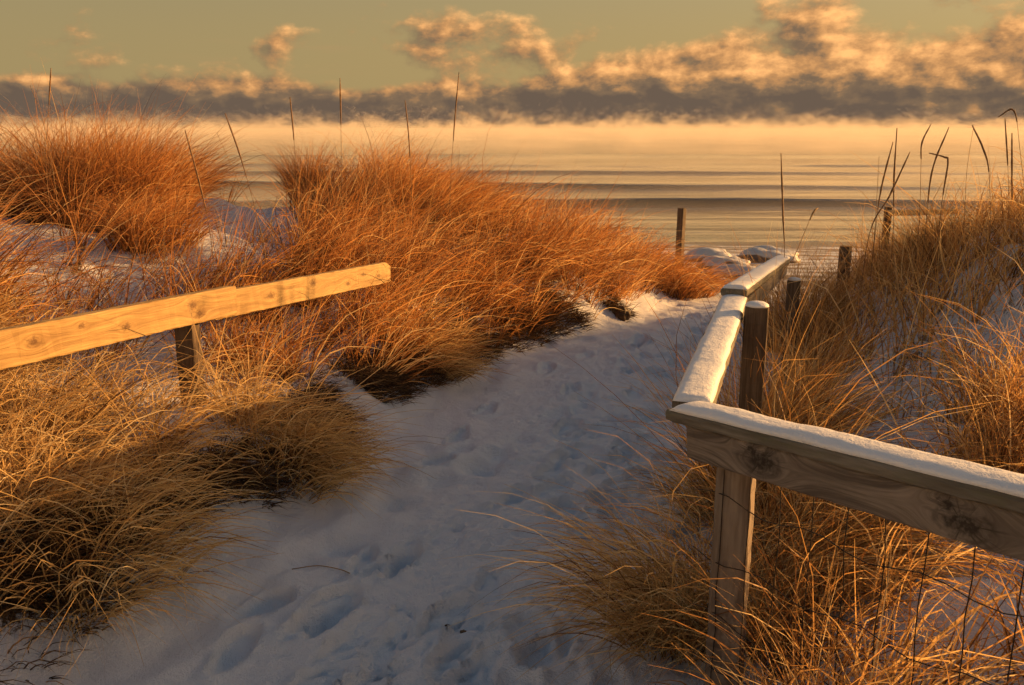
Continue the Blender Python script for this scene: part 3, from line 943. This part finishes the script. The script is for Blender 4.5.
for lb, px, y, sp in ST:
    stalk(lb, px, y, sp, 0.0029 if sp >= .5 else 0.0026, M_STALK_LIGHT if lb.startswith('pale') else M_STALK)

# fallen stem on the snow
p = [hit(u, v) for u, v in ((292, 572), (318, 568), (340, 572), (350, 580))]
p = [np.array([q[0], q[1], float(zat(q[0], q[1]))+0.006]) for q in p]
e = bm_obj('fallen_stem', tube([Vector(q)-Vector(p[0]) for q in smooth(p, 6)], 0.002, 5), M_STALK_LIGHT, None, p[0], smooth=True)
tag(e, 'single curved dry stem lying on the snow at the left of the path', 'fallen stem')

# dark bits of leaf on the trodden snow
for lb, u, v, s in (('dark leaf scrap on the trodden snow, larger right one of a small cluster', 463, 629, .011), ('dark leaf scrap on the trodden snow, left one of a small cluster', 438, 629, .008), ('tiny dark scrap on the trodden snow, top one of a small cluster', 447, 622, .006), ('tiny dark scrap on the path in front of the corner of the right railing', 560, 513, .006)):
    q = hit(u, v); bm = bmesh.new(); bmesh.ops.create_icosphere(bm, subdivisions=2, radius=s)
    for vv in bm.verts:
        vv.co.z *= 0.35; vv.co.x *= 1.5; vv.co *= random.uniform(0.75, 1.25)
    tag(bm_obj('leaf_scrap', bm, M_THATCH, None, (q[0], q[1], float(zat(q[0], q[1]))+0.002), Euler((0, 0, random.random()*6)).to_matrix(), True), lb, 'leaf scrap', 'dark scraps on the path')

# ------------------------------------------------------------------ left railing: new yellow boards on a post
A0 = at_depth(-60, 366, 2.98); A1 = at_depth(229, 303, 4.34); A2 = at_depth(392, 271, 5.76)
A1b = A1+(A0-A1)*0.06
dirL = Vector(A2-A0).normalized()
W_PINE1 = mat_wood('yellow_pine', rgb(0.49, 0.335, 0.132), rgb(0.22, 0.125, 0.042), rgb(0.09, 0.04, 0.015), [(0.33, 0.005, .015), (0.78, -0.012, .012), (1.18, 0.02, .017), (1.22, -0.025, .015), (1.55, .012, .013), (0.55, 0.03, .009)], 46, 0.6, contrast=0.8)
W_PINE2 = mat_wood('yellow_pine_far', rgb(0.51, 0.352, 0.142), rgb(0.24, 0.14, 0.046), rgb(0.09, 0.04, 0.015), [(0.42, 0.0, .016), (0.80, 0.02, .017), (1.15, -0.02, .015), (1.32, .02, .012), (1.5, -.01, .012)], 46, 0.6, contrast=0.8)
W_POST = mat_wood('weathered_post_wood', rgb(0.16, 0.118, 0.085), rgb(0.06, 0.042, 0.03), rgb(0.03, 0.02, 0.015), [(0.45, 0.01, .014), (0.75, -.015, .012)], 40, 0.8)
PL = at_depth(203, 306, 4.20)
sideL = Vector((dirL.y, -dirL.x, 0)).normalized()          # towards the path
gpl = float(zat(PL[0], PL[1]))
rootL = empty('wooden_rail', (PL[0], PL[1], gpl))
L1 = (Vector(A1)-Vector(A0)).length
bm_obj('rail', board_bm(L1, 0.048, 0.138, seed=1), W_PINE1, rootL, Vector(A0)+sideL*0.022+Vector((0, 0, 0.018)), frame(Vector(A1)-Vector(A0)))
L2 = (Vector(A2)-Vector(A1b)).length
bm2 = board_bm(L2, 0.036, 0.132, seed=2)
for vtx in bm2.verts:                                       # rounded far end
    ex = L2-vtx.co.x
    if ex < 0.05 and vtx.co.z > 0.03: vtx.co.z -= (0.05-ex)*0.55
bm_obj('rail', bm2, W_PINE2, rootL, Vector(A1b)-sideL*0.028+Vector((0, 0, -0.006)), frame(Vector(A2)-Vector(A1b)))
pc = Vector((PL[0], PL[1], 0))-sideL*0.105
bm_obj('post', board_bm(PL[2]-0.02-gpl+0.4, 0.089, 0.089, seed=3), W_POST, rootL, (pc.x, pc.y, gpl-0.4), frame((0, 0, 1), up=(-0.10, -0.995, 0)))
for a, b in ((-.10, .03), (-.10, -.035), (-.055, .02), (-.055, -.03)):
    q = Vector(A1)+dirL*a+Vector((0, 0, b))+sideL*0.045
    bm = bmesh.new(); bmesh.ops.create_cone(bm, cap_ends=True, segments=10, radius1=.007, radius2=.006, depth=.004)
    bm_obj('nail', bm, M_NAIL, rootL, q, frame((0, 0, 1), up=sideL) @ Matrix.Rotation(math.pi/2, 3, 'Y') if False else sideL.to_track_quat('Z', 'Y').to_matrix())
tag(rootL, 'sunlit new yellow board rail fixed to a post on the left bank', 'railing')

# ------------------------------------------------------------------ right railing: grey weathered boards with snow on the cap
W_GREY = mat_wood('grey_weathered_wood', rgb(0.27, 0.225, 0.185), rgb(0.10, 0.08, 0.065), rgb(0.022, 0.017, 0.013), [(0.255, 0.006, .026), (0.745, -.006, .027), (0.225, .026, .012), (0.715, .022, .012)], 42, 0.8, contrast=1.25)
W_CAP = mat_wood('mossy_cap_wood', rgb(0.22, 0.20, 0.165), rgb(0.09, 0.078, 0.06), rgb(0.03, 0.022, 0.018), [], 42, 0.85, moss=rgb(0.13, 0.13, 0.08), axis=1)
W_GREY2 = mat_wood('grey_post_wood', rgb(0.27, 0.225, 0.185), rgb(0.12, 0.09, 0.07), rgb(0.025, 0.018, 0.014), [(0.62, .01, .022)], 36, 0.8)
c0, c1, c2, c3 = Vector(C0), Vector(C1), Vector(C2), Vector(C3)
CAPW, CAPH = 0.112, 0.030
dn = (c1-c0).normalized(); hn = Vector((dn.x, dn.y, 0)).normalized()
fn = Vector((hn.y, -hn.x, 0)); fn = fn if fn.y < 0 else -fn          # faces the camera side
corner_g = float(zat(c0.x, c0.y))
rootR = empty('wooden_fence', (c0.x, c0.y, corner_g))


def snow_strip(name, a, b, w, h, seed, parent, ends=(True, True), side=0.0):
    d = b-a; L = d.length; n = max(8, int(L/0.012)); rr = random.Random(seed)
    bm = bmesh.new(); rings = []; prof = 13
    off = rr.random()*50
    for i in range(n+1):
        s = i/n*L
        e = 1.0
        if ends[0]: e = min(e, math.sqrt(max(0.0, 1-(1-min(1, s/0.03))**2))*0.96+0.04)
        if ends[1]: e = min(e, math.sqrt(max(0.0, 1-(1-min(1, (L-s)/0.03))**2))*0.96+0.04)
        hh = h*e*(1+0.34*float(fbm(np.array(s*6+off), np.array(0.3), seed, 3)))
        wl = w/2*(1+0.07*float(fbm(np.array(s*9+off), np.array(7.3), seed, 3)))
        wr = w/2*(1+0.07*float(fbm(np.array(s*9+off), np.array(17.3), seed, 3)))
        ring = []
        for k in range(prof):
            q = -1+2*k/(prof-1)
            yy = (wl if q < 0 else wr)*q
            zz = hh*(max(0.0, 1-abs(q)**3.2))**0.6+0.0012*float(fbm(np.array(s*40), np.array(q*3+off), seed+1, 2))*(abs(q) < .95)
            ring.append(bm.verts.new((s, yy, zz)))
        rings.append(ring)
    for A, B in zip(rings, rings[1:]):
        for k in range(prof-1): bm.faces.new((A[k], B[k], B[k+1], A[k+1]))
        bm.faces.new((A[0], A[-1], B[-1], B[0]))
    bm.faces.new(rings[0]); bm.faces.new(rings[-1][::-1])
    bmesh.ops.recalc_face_normals(bm, faces=bm.faces)
    return bm_obj(name, bm, M_SNOW, parent, a, frame(d), True)


Zup = Vector((0, 0, 1))
# near section (comes towards the camera on the right)
ext0 = c0-dn*0.03; ext1 = c1+dn*0.55
capmid = -fn*0.045                                           # the cap covers rail and post top
bm_obj('cap', board_bm((ext1-ext0).length, CAPW, CAPH, 0.008, seed=5), W_CAP, rootR, ext0+capmid-Zup*CAPH/2, frame(ext1-ext0))
snow_strip('snow_cover', ext0+capmid+Zup*0.0005+dn*0.012, ext1+capmid, CAPW*0.95, 0.017, 8, rootR)
RH = 0.087
r0 = c0+dn*0.045-Zup*(CAPH+RH/2+0.001)-fn*0.018; r1 = ext1-Zup*(CAPH+RH/2+0.001)-fn*0.018
bm_obj('rail', board_bm((r1-r0).length, 0.038, RH, 0.007, seed=6), W_GREY, rootR, r0, frame(r1-r0))
pp = c0+dn*0.130-fn*(0.018+0.019+0.058)
pz1 = c0.z-CAPH-0.004
pg = float(zat(pp.x, pp.y))-0.4
bm_obj('post', board_bm(pz1-pg, 0.089, 0.089, 0.006, seed=7), W_GREY2, rootR, (pp.x, pp.y, pg), frame((0, 0, 1), up=(-0.38, -0.92, 0)))
# far section (runs beside the path to the beach)
df = (c2-c0).normalized(); hf = Vector((df.x, df.y, 0)).normalized(); sf = Vector((hf.y, -hf.x, 0))   # to the right of the path
fa = c0+df*0.075+hf*0.03; fb = c2
fmid = sf*0.03
bm_obj('cap', board_bm((fb-fa).length, CAPW, CAPH, 0.008, seed=8), W_CAP, rootR, fa+fmid-Zup*CAPH/2, frame(fb-fa))
snow_strip('snow_cover', fa+fmid-df*0.02, fb+fmid-df*0.01, CAPW*0.95, 0.017, 12, rootR)
q0 = fa-Zup*(CAPH+RH/2+.001)+sf*0.045; q1 = fb-Zup*(CAPH+RH/2+.001)+sf*0.045
bm_obj('rail', board_bm((q1-q0).length, 0.038, RH, 0.007, seed=9), W_GREY, rootR, q0, frame(q1-q0))
d3 = (c3-c2).normalized()
ga = c2+d3*0.004+Zup*0.036; gb = c3
bm_obj('cap', board_bm((gb-ga).length, CAPW, CAPH, 0.008, seed=10), W_CAP, rootR, ga+fmid-Zup*CAPH/2-d3*0.05, frame(gb-ga))
snow_strip('snow_cover', ga+fmid-d3*0.03, gb+fmid, CAPW*0.95, 0.017, 15, rootR)
q0 = c2-Zup*(CAPH+RH/2+.001)+sf*0.045+d3*0.01; q1 = c3-Zup*(CAPH+RH/2+.001)+sf*0.045
bm_obj('rail', board_bm((q1-q0).length, 0.038, RH, 0.007, seed=11), W_GREY, rootR, q0, frame(q1-q0))


def far_post(p, top, seed):
    g = float(zat(p.x, p.y))-0.35
    o = bm_obj('post', board_bm(top-g, 0.089, 0.089, 0.006, seed=seed), W_POST, rootR, (p.x, p.y, g), frame((0, 0, 1), up=sf))
    bm = bmesh.new(); bmesh.ops.create_uvsphere(bm, u_segments=16, v_segments=10, radius=0.045)
    for v in bm.verts:
        v.co.z = max(v.co.z, 0)*0.42; v.co.x *= 1.02+0.1*(abs(v.co.x) < .03); v.co.y *= 1.02
    bm_obj('snow_cover', bm, M_SNOW, rootR, (p.x, p.y, top+0.0005), frame((1, 0, 0)), True)


P2 = at_depth(757, 306, 3.46)
far_post(Vector(P2), float(P2[2]), 21)
far_post(c3-d3*0.15+sf*0.125, c3.z-0.13, 22)
# wire mesh hung under the near section
wl0 = r0-fn*0.022; wl1 = r1-fn*0.022
nW = 15
for i in range(1, nW):
    f_ = i/nW
    a = wl0.lerp(wl1, f_)
    g = float(zat(a.x, a.y))
    pts = [Vector((a.x+random.uniform(-.004, .004), a.y+random.uniform(-.004, .004), a.z+0.03+(g-0.02-a.z-0.03)*k/8)) for k in range(9)]
    bm_obj('wire', tube(pts, 0.0014, 5), M_WIRE, rootR, smooth=True)
for hz in (0.13, 0.30, 0.46, 0.60):
    pts = []
    for k in range(25):
        a = wl0.lerp(wl1, k/24)
        pts.append(Vector((a.x, a.y, a.z-hz-0.012*math.sin(k*1.3+hz*20)-0.03*math.sin(math.pi*k/24))))
    bm_obj('wire', tube(pts, 0.0014, 5), M_WIRE, rootR, smooth=True)
tag(rootR, 'grey weathered wooden fence with snow lying on its cap board and wire mesh below', 'fence')

# ------------------------------------------------------------------ lone posts and beams farther off
def lone_post(label, u, vtop, y, w, seed, tilt=0.0):
    p = at_y(u, vtop, y); g = float(zat(p[0], p[1]))
    o = bm_obj('wooden_post', board_bm(p[2]-g+0.3, w, w, 0.008, seed=seed, cut=0.05), W_POST, None, (p[0], p[1], g-0.3), frame((tilt, 0, 1), up=(0.75, -0.66, 0)))
    return tag(o, label, 'post')


lone_post('lone weathered post at the end of the left dune against the surf', 681, 208, 11.5, 0.085, 31, 0.01)
lone_post('short weathered post half hidden in grass beyond the right railing', 846, 246, 7.8, 0.085, 32)
pa = at_y(886, 213, 8.6); pb = at_y(956, 211, 9.2)
rb = empty('wooden_barrier', (pa[0], pa[1], float(zat(pa[0], pa[1]))))
bm_obj('beam', board_bm(float(np.linalg.norm(pb-pa)), 0.05, 0.055, 0.008, seed=33), W_POST, rb, pa, frame(pb-pa))
bm_obj('post', board_bm(float(pa[2]-zat(pa[0], pa[1])+0.25), 0.06, 0.06, 0.008, seed=34), W_POST, rb, (pa[0]+.06, pa[1]+.1, float(zat(pa[0], pa[1]))-0.2), frame((0, 0, 1), up=(0, -1, 0)))
tag(rb, 'low weathered beam on a post at the foot of the right dune crest', 'barrier')

# dark root ball at the foot of the left bank
q = hit(622, 318)
bm = bmesh.new(); bmesh.ops.create_icosphere(bm, subdivisions=4, radius=0.085)
for v in bm.verts:
    k = 1+0.35*float(fbm(np.array(v.co.x*22+3), np.array(v.co.y*22+v.co.z*17), 51, 3)); v.co *= k; v.co.z *= 0.95
tag(bm_obj('root_clump', bm, M_THATCH, None, (q[0], q[1], float(zat(q[0], q[1]))+0.03), smooth=True), 'dark round root clump at the foot of the left bank near the sunlit snow', 'root clump')

# icy stones on the upper beach
RK = [('largest ice glazed stone on the upper beach beyond the path end', 738, 264, 13.5, .30), ('flat snowy stone behind the largest ice glazed one', 726, 254, 15.5, .34), ('small snowy stone right of the largest ice glazed one', 760, 262, 14.0, .20), ('low dark stone near the surf beyond the path end', 708, 249, 18.0, .40), ('long snowy hump on the beach right of the stones', 768, 250, 17.5, .45), ('small snowy stone at the mouth of the path', 722, 272, 12.2, .15)]
for i, (lb, u, v, y, s) in enumerate(RK):
    p = at_y(u, v, y); g = float(zat(p[0], p[1]))
    bm = bmesh.new(); bmesh.ops.create_icosphere(bm, subdivisions=4, radius=s)
    for vv in bm.verts:
        k = 1+0.28*float(fbm(np.array(vv.co.x*2.2/s+i*7), np.array(vv.co.y*2.2/s+vv.co.z*1.7/s), 300+i, 3))
        vv.co *= k; vv.co.x *= 1.35; vv.co.z *= 0.55
    tag(bm_obj('beach_stone', bm, M_ROCK, None, (p[0], p[1], g+s*0.1), smooth=True), lb, 'stone', 'icy stones on the beach')
